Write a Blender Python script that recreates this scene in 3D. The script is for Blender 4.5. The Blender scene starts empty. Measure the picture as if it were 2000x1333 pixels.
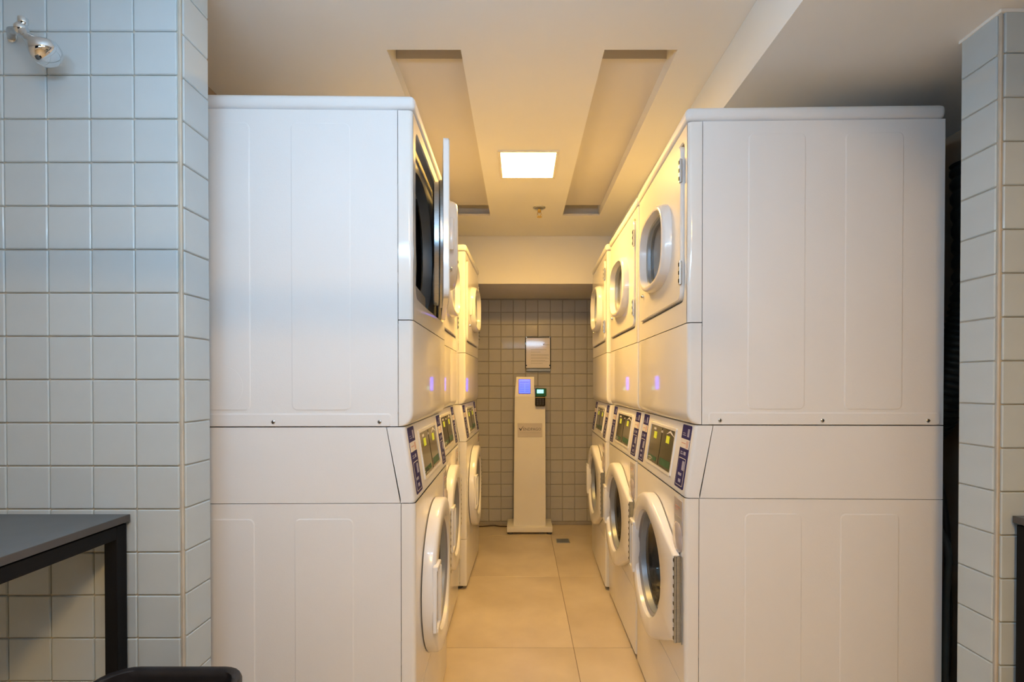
import bpy, bmesh, math, random
from mathutils import Vector, Matrix
random.seed(7)
PI = math.pi
sc = bpy.context.scene
COL = sc.collection

# ------------------------------------------------------------------ camera, light, exposure
EYE = 1.187
cam_d = bpy.data.cameras.new('camera'); cam = bpy.data.objects.new('camera', cam_d); COL.objects.link(cam)
cam_d.sensor_width = 36.0; cam_d.lens = 18.0
cam_d.shift_x = -0.008; cam_d.shift_y = 0.04625; cam_d.clip_start = 0.02
cam.location = (0, 0, EYE); cam.rotation_euler = (PI/2 - 0.009, 0, 0)
sc.camera = cam

world = bpy.data.worlds.new('world'); sc.world = world; world.use_nodes = True
bg = world.node_tree.nodes['Background']
# radiance of the night sky outside the window, of each lit lamp and of the added fill tube
RAD = dict(sky=(0.004, 0.006, 0.010), corridor=(121, 69, 16), warm_panel=(168, 97, 30), tube=(34, 57, 80))
#OVERRIDE
bg.inputs[0].default_value = (*RAD['sky'], 1); bg.inputs[1].default_value = 1.0

sc.view_settings.view_transform = 'Standard'; sc.view_settings.look = 'None'
sc.view_settings.gamma = 1.0; sc.view_settings.use_curve_mapping = False
sc.view_settings.exposure = 0.0
try:
    sc.cycles.use_denoising = True
    sc.cycles.max_bounces = 10; sc.cycles.diffuse_bounces = 6; sc.cycles.sample_clamp_indirect = 6
except Exception: pass

# ------------------------------------------------------------------ materials
def mat(name, col, rough=0.5, metal=0.0, var=0.0, nscale=8.0, bump=0.0, bscale=60.0, coat=0.0,
        trans=0.0, emit=None, estr=0.0, rand=0.0, ior=1.45, spec=0.5, mottle=None, stretch=None):
    m = bpy.data.materials.new(name); m.use_nodes = True
    nt = m.node_tree; b = nt.nodes['Principled BSDF']
    b.inputs['Base Color'].default_value = (*col, 1); b.inputs['Roughness'].default_value = rough
    b.inputs['Metallic'].default_value = metal; b.inputs['IOR'].default_value = ior
    b.inputs['Specular IOR Level'].default_value = spec
    b.inputs['Coat Weight'].default_value = coat; b.inputs['Coat Roughness'].default_value = 0.08
    b.inputs['Transmission Weight'].default_value = trans
    if emit: b.inputs['Emission Color'].default_value = (*emit, 1); b.inputs['Emission Strength'].default_value = estr
    tc = nt.nodes.new('ShaderNodeTexCoord')
    vec = tc.outputs['Object']
    if stretch:
        mp = nt.nodes.new('ShaderNodeMapping'); mp.inputs['Scale'].default_value = stretch
        nt.links.new(vec, mp.inputs['Vector']); vec = mp.outputs['Vector']
    src = None
    if var > 0:
        n = nt.nodes.new('ShaderNodeTexNoise'); n.inputs['Scale'].default_value = nscale; n.inputs['Detail'].default_value = 5
        nt.links.new(vec, n.inputs['Vector'])
        r = nt.nodes.new('ShaderNodeValToRGB')
        c2 = mottle or tuple(max(0, c*(1-var)) for c in col)
        c1 = tuple(min(1, c*(1+var*0.4)) for c in col)
        r.color_ramp.elements[0].position = 0.32; r.color_ramp.elements[1].position = 0.68
        r.color_ramp.elements[0].color = (*c2, 1); r.color_ramp.elements[1].color = (*c1, 1)
        nt.links.new(n.outputs['Fac'], r.inputs['Fac']); src = r.outputs['Color']
    if rand > 0:
        oi = nt.nodes.new('ShaderNodeObjectInfo')
        hs = nt.nodes.new('ShaderNodeHueSaturation')
        mr = nt.nodes.new('ShaderNodeMapRange'); mr.inputs['To Min'].default_value = 1-rand; mr.inputs['To Max'].default_value = 1+rand
        nt.links.new(oi.outputs['Random'], mr.inputs['Value']); nt.links.new(mr.outputs['Result'], hs.inputs['Value'])
        if src: nt.links.new(src, hs.inputs['Color'])
        else: hs.inputs['Color'].default_value = (*col, 1)
        src = hs.outputs['Color']
    if src: nt.links.new(src, b.inputs['Base Color'])
    if bump > 0:
        n2 = nt.nodes.new('ShaderNodeTexNoise'); n2.inputs['Scale'].default_value = bscale; n2.inputs['Detail'].default_value = 3
        nt.links.new(vec, n2.inputs['Vector'])
        bp = nt.nodes.new('ShaderNodeBump'); bp.inputs['Strength'].default_value = bump; bp.inputs['Distance'].default_value = 0.002
        nt.links.new(n2.outputs['Fac'], bp.inputs['Height']); nt.links.new(bp.outputs['Normal'], b.inputs['Normal'])
    return m

M = {}
M['enamel']  = mat('white_enamel', (0.80, 0.80, 0.81), 0.50, var=0.02, nscale=3, bump=0.12, bscale=420, coat=0.0, spec=0.35)
M['gloss']   = mat('white_glossy_enamel', (0.82, 0.81, 0.80), 0.42, coat=0.75, spec=0.12, bump=0.06, bscale=300, var=0.02, nscale=4)
M['plastic'] = mat('white_moulded_plastic', (0.80, 0.80, 0.82), 0.22, coat=0.3, var=0.02, nscale=6)
M['lilac']   = mat('pale_grey_plastic', (0.50, 0.50, 0.56), 0.25, coat=0.3, var=0.05, nscale=10)
M['ringgrey'] = mat('mid_grey_plastic', (0.24, 0.24, 0.27), 0.3, coat=0.2, var=0.05, nscale=10)
M['seam']    = mat('dark_inner_steel', (0.04, 0.04, 0.045), 0.6, var=0.2)
M['steel']   = mat('brushed_steel', (0.50, 0.52, 0.54), 0.28, metal=1.0, var=0.12, nscale=30, stretch=(1, 1, 12))
M['drum']    = mat('drum_steel', (0.20, 0.21, 0.22), 0.35, metal=1.0, var=0.25, nscale=14)
M['galv']    = mat('grey_coated_steel', (0.30, 0.33, 0.37), 0.40, metal=0.35, var=0.1, nscale=12)
M['chrome']  = mat('chrome', (0.78, 0.80, 0.82), 0.06, metal=1.0, var=0.03)
M['rubber']  = mat('grey_rubber', (0.07, 0.07, 0.075), 0.5, var=0.2, nscale=20)
M['glass']   = mat('door_glass', (0.72, 0.70, 0.66), 0.02, trans=1.0, ior=1.45)
M['tint']    = mat('dark_tinted_glass', (0.10, 0.09, 0.08), 0.03, trans=0.55, ior=1.45, coat=0.5)
M['navy']    = mat('navy_sticker_film', (0.022, 0.020, 0.130), 0.5, spec=0.2, var=0.2, nscale=40)
M['lightprint'] = mat('white_print', (0.72, 0.70, 0.70), 0.4, var=0.05, nscale=60)
M['paleprint'] = mat('lavender_print', (0.36, 0.36, 0.52), 0.4, var=0.2, nscale=60)
M['redprint'] = mat('red_print', (0.55, 0.20, 0.14), 0.4, var=0.1)
M['olive']   = mat('smoked_olive_display_glass', (0.055, 0.052, 0.022), 0.12, coat=0.6, var=0.25, nscale=9)
M['lcd']     = mat('yellow_green_lcd', (0.5, 0.5, 0.02), 0.3, emit=(0.60, 0.64, 0.03), estr=0.40, var=0.3, nscale=150)
M['greenlab'] = mat('green_label', (0.02, 0.11, 0.05), 0.3, var=0.3, nscale=50)
M['frost']   = mat('frosted_pouch_film', (0.50, 0.45, 0.46), 0.22, coat=0.3, var=0.15, nscale=25)
M['tile']    = mat('matt_blue_grey_tile', (0.50, 0.565, 0.60), 0.42, var=0.035, nscale=10, rand=0.018, bump=0.10, bscale=25, coat=0.10)
M['grout']   = mat('cream_grout', (0.52, 0.48, 0.41), 0.85, var=0.12, nscale=20, bump=0.3, bscale=200)
M['btile']   = mat('grey_rear_tile', (0.47, 0.46, 0.44), 0.42, var=0.05, nscale=10, rand=0.035, bump=0.10, bscale=25, coat=0.1)
M['bgrout']  = mat('grey_grout', (0.36, 0.33, 0.29), 0.85, var=0.1, nscale=20)
M['paint']   = mat('off_white_ceiling_paint', (0.81, 0.80, 0.775), 0.85, var=0.025, nscale=2.5, bump=0.08, bscale=90)
M['recess']  = mat('recess_paint_shade_darkened', (0.66, 0.63, 0.60), 0.85, var=0.03, nscale=2.5, bump=0.08, bscale=90)  # darker than the ceiling paint: recess shade put into the colour
M['soffitp'] = mat('grey_white_soffit_paint', (0.78, 0.79, 0.78), 0.85, var=0.03, nscale=2.5, bump=0.08, bscale=90)
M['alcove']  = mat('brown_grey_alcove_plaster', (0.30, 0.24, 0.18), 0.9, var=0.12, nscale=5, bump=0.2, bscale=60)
M['wallp']   = mat('off_white_wall_paint', (0.74, 0.74, 0.72), 0.85, var=0.03, nscale=2, bump=0.1, bscale=80)
M['floor']   = mat('beige_porcelain_floor_tile', (0.60, 0.52, 0.40), 0.30, var=0.14, nscale=3.2, rand=0.025, bump=0.08, bscale=14, mottle=(0.50, 0.42, 0.31))
M['fgrout']  = mat('brown_floor_grout', (0.25, 0.20, 0.14), 0.9, var=0.1, nscale=30)
M['tabletop'] = mat('charcoal_laminate', (0.105, 0.115, 0.125), 0.42, var=0.10, nscale=14, bump=0.1, bscale=300)
M['edgeband'] = mat('charcoal_edge_band', (0.075, 0.07, 0.068), 0.5, var=0.1, nscale=14)
M['black']   = mat('black_powder_coat', (0.006, 0.006, 0.007), 0.55, var=0.2, nscale=20, bump=0.1, bscale=300, spec=0.2)
M['binp']    = mat('black_bin_plastic', (0.022, 0.020, 0.022), 0.38, var=0.25, nscale=24, bump=0.12, bscale=140)
M['kiosk']   = mat('white_kiosk_paint', (0.80, 0.78, 0.74), 0.35, var=0.03, nscale=4, coat=0.2)
M['clear']   = mat('clear_acrylic', (0.95, 0.96, 0.97), 0.03, trans=1.0, ior=1.25)
M['plate']   = mat('frosted_logo_plate', (0.60, 0.56, 0.54), 0.25, var=0.05)
M['paper']   = mat('white_paper', (0.84, 0.80, 0.80), 0.5, var=0.02, coat=0.8)
M['ink']     = mat('grey_ink', (0.10, 0.10, 0.11), 0.6, var=0.1)
M['greyink'] = mat('light_grey_ink', (0.42, 0.41, 0.40), 0.6, var=0.1)
M['bluescr'] = mat('blue_lit_screen', (0.05, 0.08, 0.5), 0.2, emit=(0.022, 0.040, 1.0), estr=6.0, var=0.25, nscale=90)
M['bluebar'] = mat('deep_blue_screen_text', (0.03, 0.05, 0.4), 0.2, emit=(0.012, 0.022, 1.0), estr=4.0)
M['cyanscr'] = mat('cyan_lit_screen', (0.2, 0.5, 0.5), 0.2, emit=(0.35, 0.95, 0.95), estr=1.4)
M['green']   = mat('dark_green_reader_plastic', (0.005, 0.10, 0.03), 0.3, var=0.2)
M['gold']    = mat('gold_trim', (0.6, 0.42, 0.12), 0.3, metal=0.6)
M['reader']  = mat('black_reader_plastic', (0.012, 0.011, 0.010), 0.3, var=0.2)
M['lampf']   = mat('white_lamp_frame', (0.78, 0.74, 0.66), 0.4, var=0.02)
M['lampc']   = mat('warm_lit_diffuser', (0.9, 0.85, 0.75), 0.4, emit=RAD['corridor'], estr=1.0)
M['lampr']   = mat('warm_white_lit_diffuser', (0.9, 0.85, 0.8), 0.4, emit=RAD['warm_panel'], estr=1.0)
M['tube']   = mat('cool_fill_emitter', (0.85, 0.9, 0.9), 0.4, emit=RAD['tube'], estr=1.0)  # glow of the added cool fill tube
M['duct']    = mat('dark_foil_duct', (0.05, 0.055, 0.055), 0.45, metal=0.5, var=0.3, nscale=40)
M['hose']    = mat('black_hose_rubber', (0.03, 0.032, 0.034), 0.4, var=0.2)
M['hoseg']   = mat('grey_drain_hose', (0.10, 0.12, 0.125), 0.45, var=0.2)
M['slot']    = mat('black_slot', (0.01, 0.01, 0.01), 0.7, var=0.1)
M['cable']   = mat('brown_cable', (0.07, 0.04, 0.02), 0.5, var=0.1)

# ------------------------------------------------------------------ mesh builder
class MB:
    def __init__(s): s.bm = bmesh.new(); s.mats = []; s.mi = 0
    def use(s, m):
        if m not in s.mats: s.mats.append(m)
        s.mi = s.mats.index(m); return s
    def _mark(s, faces):
        for f in faces: f.material_index = s.mi
    def face(s, vs):
        try: f = s.bm.faces.new(vs); f.material_index = s.mi; return f
        except ValueError: return None
    def box(s, a, b, bev=0.0, seg=1, mtx=None):
        c = [(a[i]+b[i])/2 for i in range(3)]; d = [abs(b[i]-a[i]) for i in range(3)]
        r = bmesh.ops.create_cube(s.bm, size=1.0, matrix=Matrix.Translation(c) @ Matrix.Diagonal((*d, 1)))
        vs = r['verts']; fs = {f for v in vs for f in v.link_faces}; s._mark(fs)
        if bev > 0:
            es = list({e for v in vs for e in v.link_edges})
            rr = bmesh.ops.bevel(s.bm, geom=es, offset=bev, segments=seg, affect='EDGES', profile=0.5)
            vs = list({v for v in rr['verts']} | {v for v in vs if v.is_valid}); s._mark({f for v in vs for f in v.link_faces})
        if mtx: bmesh.ops.transform(s.bm, matrix=mtx, verts=vs)
        return vs
    def loft(s, loops, closed=True, cap0=False, cap1=False):
        L = [[s.bm.verts.new(p) for p in lp] for lp in loops]
        n = len(L[0])
        for a, b in zip(L, L[1:]):
            for i in range(n if closed else n-1):
                j = (i+1) % n; s.face([a[i], a[j], b[j], b[i]])
        if cap0: s.face(list(reversed(L[0])))
        if cap1: s.face(L[-1])
        return L
    def tube(s, pts, r, n=10, caps=True, radii=None):
        pts = [Vector(p) for p in pts]; loops = []
        up = Vector((0, 0, 1))
        for i, p in enumerate(pts):
            t = (pts[min(i+1, len(pts)-1)] - pts[max(i-1, 0)]).normalized()
            u = t.cross(up)
            if u.length < 1e-3: u = t.cross(Vector((0, 1, 0)))
            u.normalize(); w = t.cross(u).normalized(); up = -w if False else up
            rr = radii[i] if radii else r
            loops.append([p + rr*(math.cos(2*PI*k/n)*u + math.sin(2*PI*k/n)*w) for k in range(n)])
        s.loft(loops, True, caps, caps)
    def lathe(s, prof, axis='x', c=(0, 0, 0), n=40, cap0=False, cap1=False, sy=1.0, sz=1.0):
        loops = []
        for (r, h) in prof:
            lp = []
            for k in range(n):
                a = 2*PI*k/n; u, w = r*math.cos(a), r*math.sin(a)
                if axis == 'x': lp.append((c[0]+h, c[1]+u*sy, c[2]+w*sz))
                elif axis == 'y': lp.append((c[0]+u, c[1]+h, c[2]+w))
                else: lp.append((c[0]+u, c[1]+w, c[2]+h))
            loops.append(lp)
        s.loft(loops, True, cap0, cap1)
    def xform(s, m): bmesh.ops.transform(s.bm, matrix=m, verts=s.bm.verts[:]); return s
    def build(s, name, m=None, parent=None, smooth=None, loc=None):
        bm = s.bm
        bmesh.ops.remove_doubles(bm, verts=bm.verts[:], dist=1e-5)
        bmesh.ops.recalc_face_normals(bm, faces=bm.faces[:])
        if loc is not None: bmesh.ops.translate(bm, vec=-Vector(loc), verts=bm.verts[:])
        me = bpy.data.meshes.new(name); bm.to_mesh(me); bm.free()
        for mm in (s.mats or [m]): me.materials.append(M[mm] if isinstance(mm, str) else mm)
        if smooth is not None:
            me.shade_smooth(); me.set_sharp_from_angle(angle=math.radians(smooth))
        o = bpy.data.objects.new(name, me); COL.objects.link(o)
        if parent: o.parent = parent
        if loc is not None: o.location = Vector(loc)
        return o

def tag(o, label=None, cat=None, group=None, kind=None):
    if label: o['label'] = label
    if cat: o['category'] = cat
    if group: o['group'] = group
    if kind: o['kind'] = kind
    return o
def thing(name, label, cat, loc=(0, 0, 0), rz=0, group=None):
    o = bpy.data.objects.new(name, None); COL.objects.link(o); o.empty_display_size = 0.1
    o.location = loc; o.rotation_euler = (0, 0, rz); return tag(o, label, cat, group)
def struct(mb, name, m=None, smooth=None):
    return tag(mb.build(name, m, smooth=smooth), kind='structure')
def dup_mesh(src, parent, loc, rot=None):
    c = src.copy(); COL.objects.link(c); c.parent = parent; c.location = loc
    if rot is not None: c.rotation_euler = rot
    return c
def copy_tree(o, parent=None):
    kids = list(o.children)
    c = o.copy(); COL.objects.link(c)
    if parent: c.parent = parent
    for k in kids: copy_tree(k, c)
    return c

# polygons in a (u, v) plane
def rrect(w, h, r, n=6, cu=0, cv=0):
    pts = []
    for (sx, sy, a0) in ((1, 1, 0), (-1, 1, 90), (-1, -1, 180), (1, -1, 270)):
        for k in range(n+1):
            a = math.radians(a0 + 90*k/n)
            pts.append((cu+sx*(w/2-r)+r*math.cos(a), cv+sy*(h/2-r)+r*math.sin(a)))
    return pts
def superell(a, b, p, n=64, cu=0, cv=0):
    out = []
    for k in range(n):
        t = 2*PI*k/n; c, s_ = math.cos(t), math.sin(t)
        out.append((cu+a*math.copysign(abs(c)**(2/p), c), cv+b*math.copysign(abs(s_)**(2/p), s_)))
    return out
def hull(pts):
    pts = sorted(set(pts)); 
    def half(ps):
        o = []
        for p in ps:
            while len(o) >= 2 and (o[-1][0]-o[-2][0])*(p[1]-o[-2][1])-(o[-1][1]-o[-2][1])*(p[0]-o[-2][0]) <= 0: o.pop()
            o.append(p)
        return o[:-1]
    return half(pts)+half(pts[::-1])
def radial(poly, c, ang):
    d = (math.cos(ang), math.sin(ang)); best = None
    for i in range(len(poly)):
        ax, ay = poly[i][0]-c[0], poly[i][1]-c[1]; bx, by = poly[(i+1) % len(poly)][0]-c[0], poly[(i+1) % len(poly)][1]-c[1]
        ex, ey = bx-ax, by-ay; den = d[0]*ey-d[1]*ex
        if abs(den) < 1e-12: continue
        t = (ax*ey-ay*ex)/den; u = (ax*d[1]-ay*d[0])/den
        if t > 0 and -1e-6 <= u <= 1+1e-6: best = t if best is None else max(best, t)
    return (c[0]+d[0]*best, c[1]+d[1]*best)
def angles(polys, c, n=64, extra=()):
    a = [2*PI*k/n for k in range(n)]
    for p in polys:
        for q in p: a.append(math.atan2(q[1]-c[1], q[0]-c[0]) % (2*PI))
    a = sorted(a); out = [a[0]]
    for x in a[1:]:
        if x-out[-1] > 1e-3: out.append(x)
    return out
def yz(x, poly, c, angs, sc_=1.0, off=0.0):
    """3-D loop in the plane x from a polygon sampled at the angles; off moves it inwards"""
    out = []
    for a in angs:
        p = radial(poly, c, a); v = Vector((p[0]-c[0], p[1]-c[1])); l = v.length
        v = v*((l-off)/l)*sc_; out.append((x, c[0]+v.x, c[1]+v.y))
    return out

# ------------------------------------------------------------------ machine
W = 0.3415; R = 0.012
def front_path(x, ret, w=W, r=R, n=4):
    """outline in plan of a front panel that wraps round both vertical edges"""
    pts = [(x-ret, -w)]
    for k in range(n+1):
        a = math.radians(-90+90*k/n); pts.append((x-r+r*math.cos(a), -w+r+r*math.sin(a)))
    for k in range(n+1):
        a = math.radians(90*k/n); pts.append((x-r+r*math.cos(a), w-r+r*math.sin(a)))
    pts.append((x-ret, w)); return pts
def wrap(mb, levels, hole=None):
    """levels: (z, x_front, return_depth)"""
    loops = [[(p[0], p[1], z) for p in front_path(x, ret)] for (z, x, ret) in levels]
    mb.loft(loops, closed=False)
    for lp in (loops[0], loops[-1]):
        mb.face([mb.bm.verts.new(p) for p in lp])
def wrap_hole(mb, z0, z1, x, ret, hole, c, depth):
    w = W; r = R; n = 4
    for s_ in (-1, 1):
        prof = [(x-ret, s_*w)]
        for k in range(n+1):
            a = math.radians(90-90*k/n); prof.append((x-r+r*math.cos(a), s_*(w-r+r*math.sin(a))))
        mb.loft([[(p[0], p[1], z) for p in prof] for z in (z0, z1)], closed=False)
    outer = [(-(w-r), z0), (w-r, z0), (w-r, z1), (-(w-r), z1)]
    A = angles([outer, hole], c)
    mb.loft([yz(x, outer, c, A), yz(x, hole, c, A, off=-0.004), yz(x-0.004, hole, c, A), yz(x-depth, hole, c, A)])
    for z in (z0, z1):
        mb.face([mb.bm.verts.new((p[0], p[1], z)) for p in front_path(x, ret)] ) if False else None

XD = -0.006   # dryer front plane; washer front plane is x = 0
XB = -0.735
def cabinet(mb, z0, z1, xf_bot, xf_top, top=False, bot=False):
    side = [(XB, z0), (xf_bot, z0), (xf_top, z1), (XB, z1)]
    for s_ in (-1, 1):
        mb.face([mb.bm.verts.new((p[0], s_*W, p[1])) for p in side])
    mb.face([mb.bm.verts.new(p) for p in ((XB, -W, z0), (XB, W, z0), (XB, W, z1), (XB, -W, z1))])
    mb.face([mb.bm.verts.new(p) for p in ((XB, -W, z1), (XB, W, z1), (xf_top, W, z1), (xf_top, -W, z1))])
    mb.face([mb.bm.verts.new(p) for p in ((XB, -W, z0), (XB, W, z0), (xf_bot, W, z0), (xf_bot, -W, z0))])
def emboss(mb, x0, x1, z0, z1, r=0.016, h=0.0016):
    """shallow pressed panel on both cabinet sides"""
    for s_ in (-1, 1):
        P = rrect(x1-x0, z1-z0, r, 4, (x0+x1)/2, (z0+z1)/2); P2 = rrect(x1-x0-0.006, z1-z0-0.006, r-0.003, 4, (x0+x1)/2, (z0+z1)/2)
        mb.loft([[(p[0], s_*(W-0.001), p[1]) for p in P], [(p[0], s_*(W+h*0.5), p[1]) for p in P], [(p[0], s_*(W+h), p[1]) for p in P2]], cap1=True)

def make_machine():
    t = thing('stacked_washer_dryer', 'x', 'washing machine')
    # lid
    mb = MB(); mb.use('enamel')
    mb.box((XB-0.004, -W-0.004, 1.946), (XD+0.007, W+0.004, 1.987), 0.016, 4)
    mb.build('top_cover', parent=t, smooth=40)
    # dryer cabinet
    mb = MB(); mb.use('enamel')
    cabinet(mb, 1.0685, 1.9445, XD-0.0415, XD-0.0415)
    for x0, x1 in ((-0.335, -0.172), (-0.612, -0.448)): emboss(mb, XD+x0, XD+x1, 1.113, 1.908)
    for s_ in (-1, 1):
        c = (XD-0.526, 1.178)
        lp = [[(c[0]+rr*math.cos(2*PI*k/40), s_*(W+hh), c[1]+rr*math.sin(2*PI*k/40)) for k in range(40)] for rr, hh in ((0.0585, 0.0005), (0.0575, 0.0018), (0.0555, 0.0018), (0.0545, 0.0005))]
        mb.loft(lp)
        P = rrect(0.66, 0.036, 0.010, 4, XD-0.390, 1.0865); P2 = rrect(0.654, 0.030, 0.008, 4, XD-0.390, 1.0855)
        mb.loft([[(p[0], s_*(W-0.001), p[1]) for p in P], [(p[0], s_*(W+0.0010), p[1]) for p in P], [(p[0], s_*(W+0.0022), p[1]) for p in P2]], cap1=True)
    cabd = mb.build('dryer_cabinet', parent=t, smooth=8)
    for s_ in (-1, 1):
        for xx in (-0.092, -0.385, -0.684):
            mb = MB(); mb.use('steel')
            mb.lathe([(0.0052, 0.0), (0.0052, 0.0025), (0.003, 0.0042)], 'y', (0, 0, 0), 12, True, True)
            mb.use('slot'); mb.box((-0.0008, 0.0035, -0.0042), (0.0008, 0.0047, 0.0042)); mb.box((-0.0042, 0.0035, -0.0008), (0.0042, 0.0047, 0.0008))
            if s_ < 0: mb.xform(Matrix.Rotation(PI, 4, 'Z'))
            o = mb.build('screw', parent=t, smooth=40); o.location = (XD+xx, s_*(W+0.0015), 1.081)
    # dryer upper front with opening
    cD = (0.0, 1.672); DW, DH = 0.590, 0.470
    hole = rrect(DW+0.006, DH+0.006, 0.030, 6, 0.005, cD[1])
    mb = MB(); mb.use('gloss')
    wrap_hole(mb, 1.3655, 1.9445, XD, 0.040, hole, cD, 0.022)
    mb.build('dryer_front_panel', parent=t, smooth=30)
    # bulkhead behind the door
    cO = (-0.01, 1.657)
    mb = MB(); mb.use('galv')
    outer = rrect(0.63, 0.51, 0.03, 4, 0, cD[1]); inner = superell(0.235, 0.222, 2.3, 64, *cO)
    A = angles([outer], cO, 72)
    mb.loft([yz(XD-0.030, outer, cO, A), yz(XD-0.030, inner, cO, A, off=-0.018), yz(XD-0.036, inner, cO, A, off=-0.004), yz(XD-0.070, inner, cO, A)])
    bulk = mb.build('door_bulkhead', parent=t, smooth=35)
    mb = MB(); mb.use('lightprint')     # lint chute at the foot of the opening
    mb.loft([[(XD-0.040, y, 1.470+0.0*z) for y, z in ((-0.17, 0),)] ] ) if False else None
    P = [(-0.04, 1.452), (-0.04, 1.500), (-0.075, 1.545), (-0.12, 1.545), (-0.12, 1.452)]
    mb.loft([[(XD+p[0], yy, p[1]) for p in P] for yy in (-0.125, 0.105)], cap0=True, cap1=True)
    mb.use('slot'); 
    for k in range(5): mb.box((XD-0.112+0.0085*k, -0.11, 1.5452), (XD-0.108+0.0085*k, 0.09, 1.5462))
    mb.build('lint_chute', parent=bulk, smooth=20)
    # dryer drum
    mb = MB(); mb.use('drum')
    prof = [(0.238, -0.075)]
    for k in range(6): prof += [(0.262, -0.10-0.09*k), (0.258, -0.14-0.09*k)]
    prof.append((0.10, -0.60))
    mb.lathe([(r, XD+h) for r, h in prof], 'x', (0, cO[0], cO[1]), 48, cap1=True)
    for a in (35, 155, 275):
        a = math.radians(a); u = Vector((0, math.cos(a), math.sin(a))); w = Vector((0, -math.sin(a), math.cos(a))); c = Vector((0, cO[0], cO[1]))
        lp = []
        for x in (-0.10, -0.56): lp.append([c+Vector((XD+x, 0, 0))+u*rr+w*ww for rr, ww in ((0.262, -0.03), (0.20, -0.006), (0.20, 0.006), (0.262, 0.03))])
        mb.loft(lp, True, True, True)
    mb.build('dryer_drum', parent=t, smooth=35)
    # dryer door (origin at the hinge line)
    H = Vector((XD+0.004, W-0.046, cD[1]))
    plate = rrect(DW-0.004, DH-0.004, 0.028, 6, 0.0, cD[1])
    wc = (0.012, 1.657)
    win = superell(0.160, 0.116, 3.1, 64, *wc); A = angles([plate], wc, 72)
    mb = MB(); mb.use('gloss')
    xo = XD+0.008
    mb.loft([yz(XD-0.010, plate, wc, A), yz(xo-0.003, plate, wc, A), yz(xo, plate, wc, A, off=0.004), yz(xo, win, wc, A, off=-0.022)])
    mb.use('galv')
    mb.loft([yz(XD-0.010, plate, wc, A), yz(XD-0.010, win, wc, A)])
    door = mb.build('dryer_door', parent=t, smooth=35, loc=H)
    mb = MB(); mb.use('plastic')
    mb.loft([yz(xo-0.001, win, wc, A, off=-0.026), yz(xo+0.016, win, wc, A, off=-0.023), yz(xo+0.026, win, wc, A, off=-0.018), yz(xo+0.030, win, wc, A, off=-0.011),
             yz(xo+0.029, win, wc, A, off=-0.004), yz(xo+0.018, win, wc, A, off=0.000), yz(xo-0.014, win, wc, A, off=0.004)])
    mb.xform(Matrix.Translation(-H)); mb.build('window_bezel', parent=door, smooth=50)
    mb = MB(); mb.use('galv')
    mb.loft([yz(xo+0.004, win, wc, A, off=0.001), yz(xo+0.002, win, wc, A, off=0.010), yz(xo-0.016, win, wc, A, off=0.012), yz(xo-0.022, win, wc, A, off=0.020)])
    mb.use('rubber'); mb.loft([yz(xo-0.014, win, wc, A, off=0.004), yz(xo-0.024, win, wc, A, off=0.026)])
    mb.xform(Matrix.Translation(-H)); mb.build('window_ring', parent=door, smooth=50)
    mb = MB(); mb.use('glass')
    mb.loft([yz(xo-0.012, win, wc, A, off=0.014)], cap1=False)
    mb.face([mb.bm.verts.new(p) for p in yz(xo-0.010, win, wc, A, off=0.012)]); mb.face([mb.bm.verts.new(p) for p in yz(xo-0.015, win, wc, A, off=0.012)])
    mb.loft([yz(xo-0.010, win, wc, A, off=0.012), yz(xo-0.015, win, wc, A, off=0.012)])
    mb.xform(Matrix.Translation(-H)); mb.build('window_glass', parent=door, smooth=30)
    mb = MB(); mb.use('steel')      # round plug on the inside of the door
    plug = superell(0.205, 0.200, 2.3, 64, *cO); A2 = angles([plug], cO, 72)
    mb.loft([yz(XD-0.010, plug, cO, A2, off=-0.006), yz(XD-0.018, plug, cO, A2, off=-0.006), yz(XD-0.022, plug, cO, A2), yz(XD-0.036, plug, cO, A2, off=0.002), yz(XD-0.040, plug, cO, A2, off=0.008), yz(XD-0.040, win, cO, A2, off=-0.02), yz(XD-0.012, win, cO, A2)])
    mb.xform(Matrix.Translation(-H)); mb.build('door_liner', parent=door, smooth=35)
    for zz in (1.823, 1.519):
        mb = MB(); mb.use('steel'); mb.box((xo-0.004, 0.2845, zz-0.035), (xo+0.0035, 0.2985, zz+0.035), 0.0015)
        mb.tube([(xo+0.002, 0.2955, zz-0.035), (xo+0.002, 0.2955, zz+0.035)], 0.0035, 10)
        mb.use('slot')
        for dz in (-0.024, 0.0, 0.024): mb.box((xo+0.001, 0.2900, zz+dz-0.0055), (xo+0.0060, 0.2975, zz+dz+0.0055))
        mb.xform(Matrix.Translation(-H)); mb.build('hinge', parent=door, smooth=40)
    mb = MB(); mb.use('plastic'); mb.box((xo-0.002, -0.196, 1.60), (xo+0.016, -0.183, 1.70), 0.005, 2)
    mb.xform(Matrix.Translation(-H)); mb.build('door_pull', parent=door, smooth=40)
    mb = MB(); mb.use('chrome'); mb.lathe([(0.008, 0), (0.008, 0.006), (0.005, 0.010)], 'x', (xo-0.001, -0.215, 1.535), 14, True, True)
    mb.use('slot'); mb.box((xo+0.0085, -0.216, 1.530), (xo+0.0096, -0.214, 1.540))
    mb.xform(Matrix.Translation(-H)); mb.build('door_lock', parent=door, smooth=40)
    # dryer lower access panel, rolled under at its foot
    mb = MB(); mb.use('gloss')
    lv = [(1.363, XD, 0.040), (1.110, XD, 0.040)]
    for k in range(1, 7):
        a = math.radians(90*k/6); lv.append((1.110-0.041*math.sin(a), XD-0.026*(1-math.cos(a)), 0.040-0.026*(1-math.cos(a))))
    wrap(mb, lv); mb.build('dryer_lower_panel', parent=t, smooth=40)
    # control housing
    sl = math.atan2(0.029, 0.211)
    mb = MB(); mb.use('enamel')
    wrap(mb, [(0.8545, -0.002, 0.039), (0.864, 0.001, 0.0415), (1.0655, -0.029, 0.050)])
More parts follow.
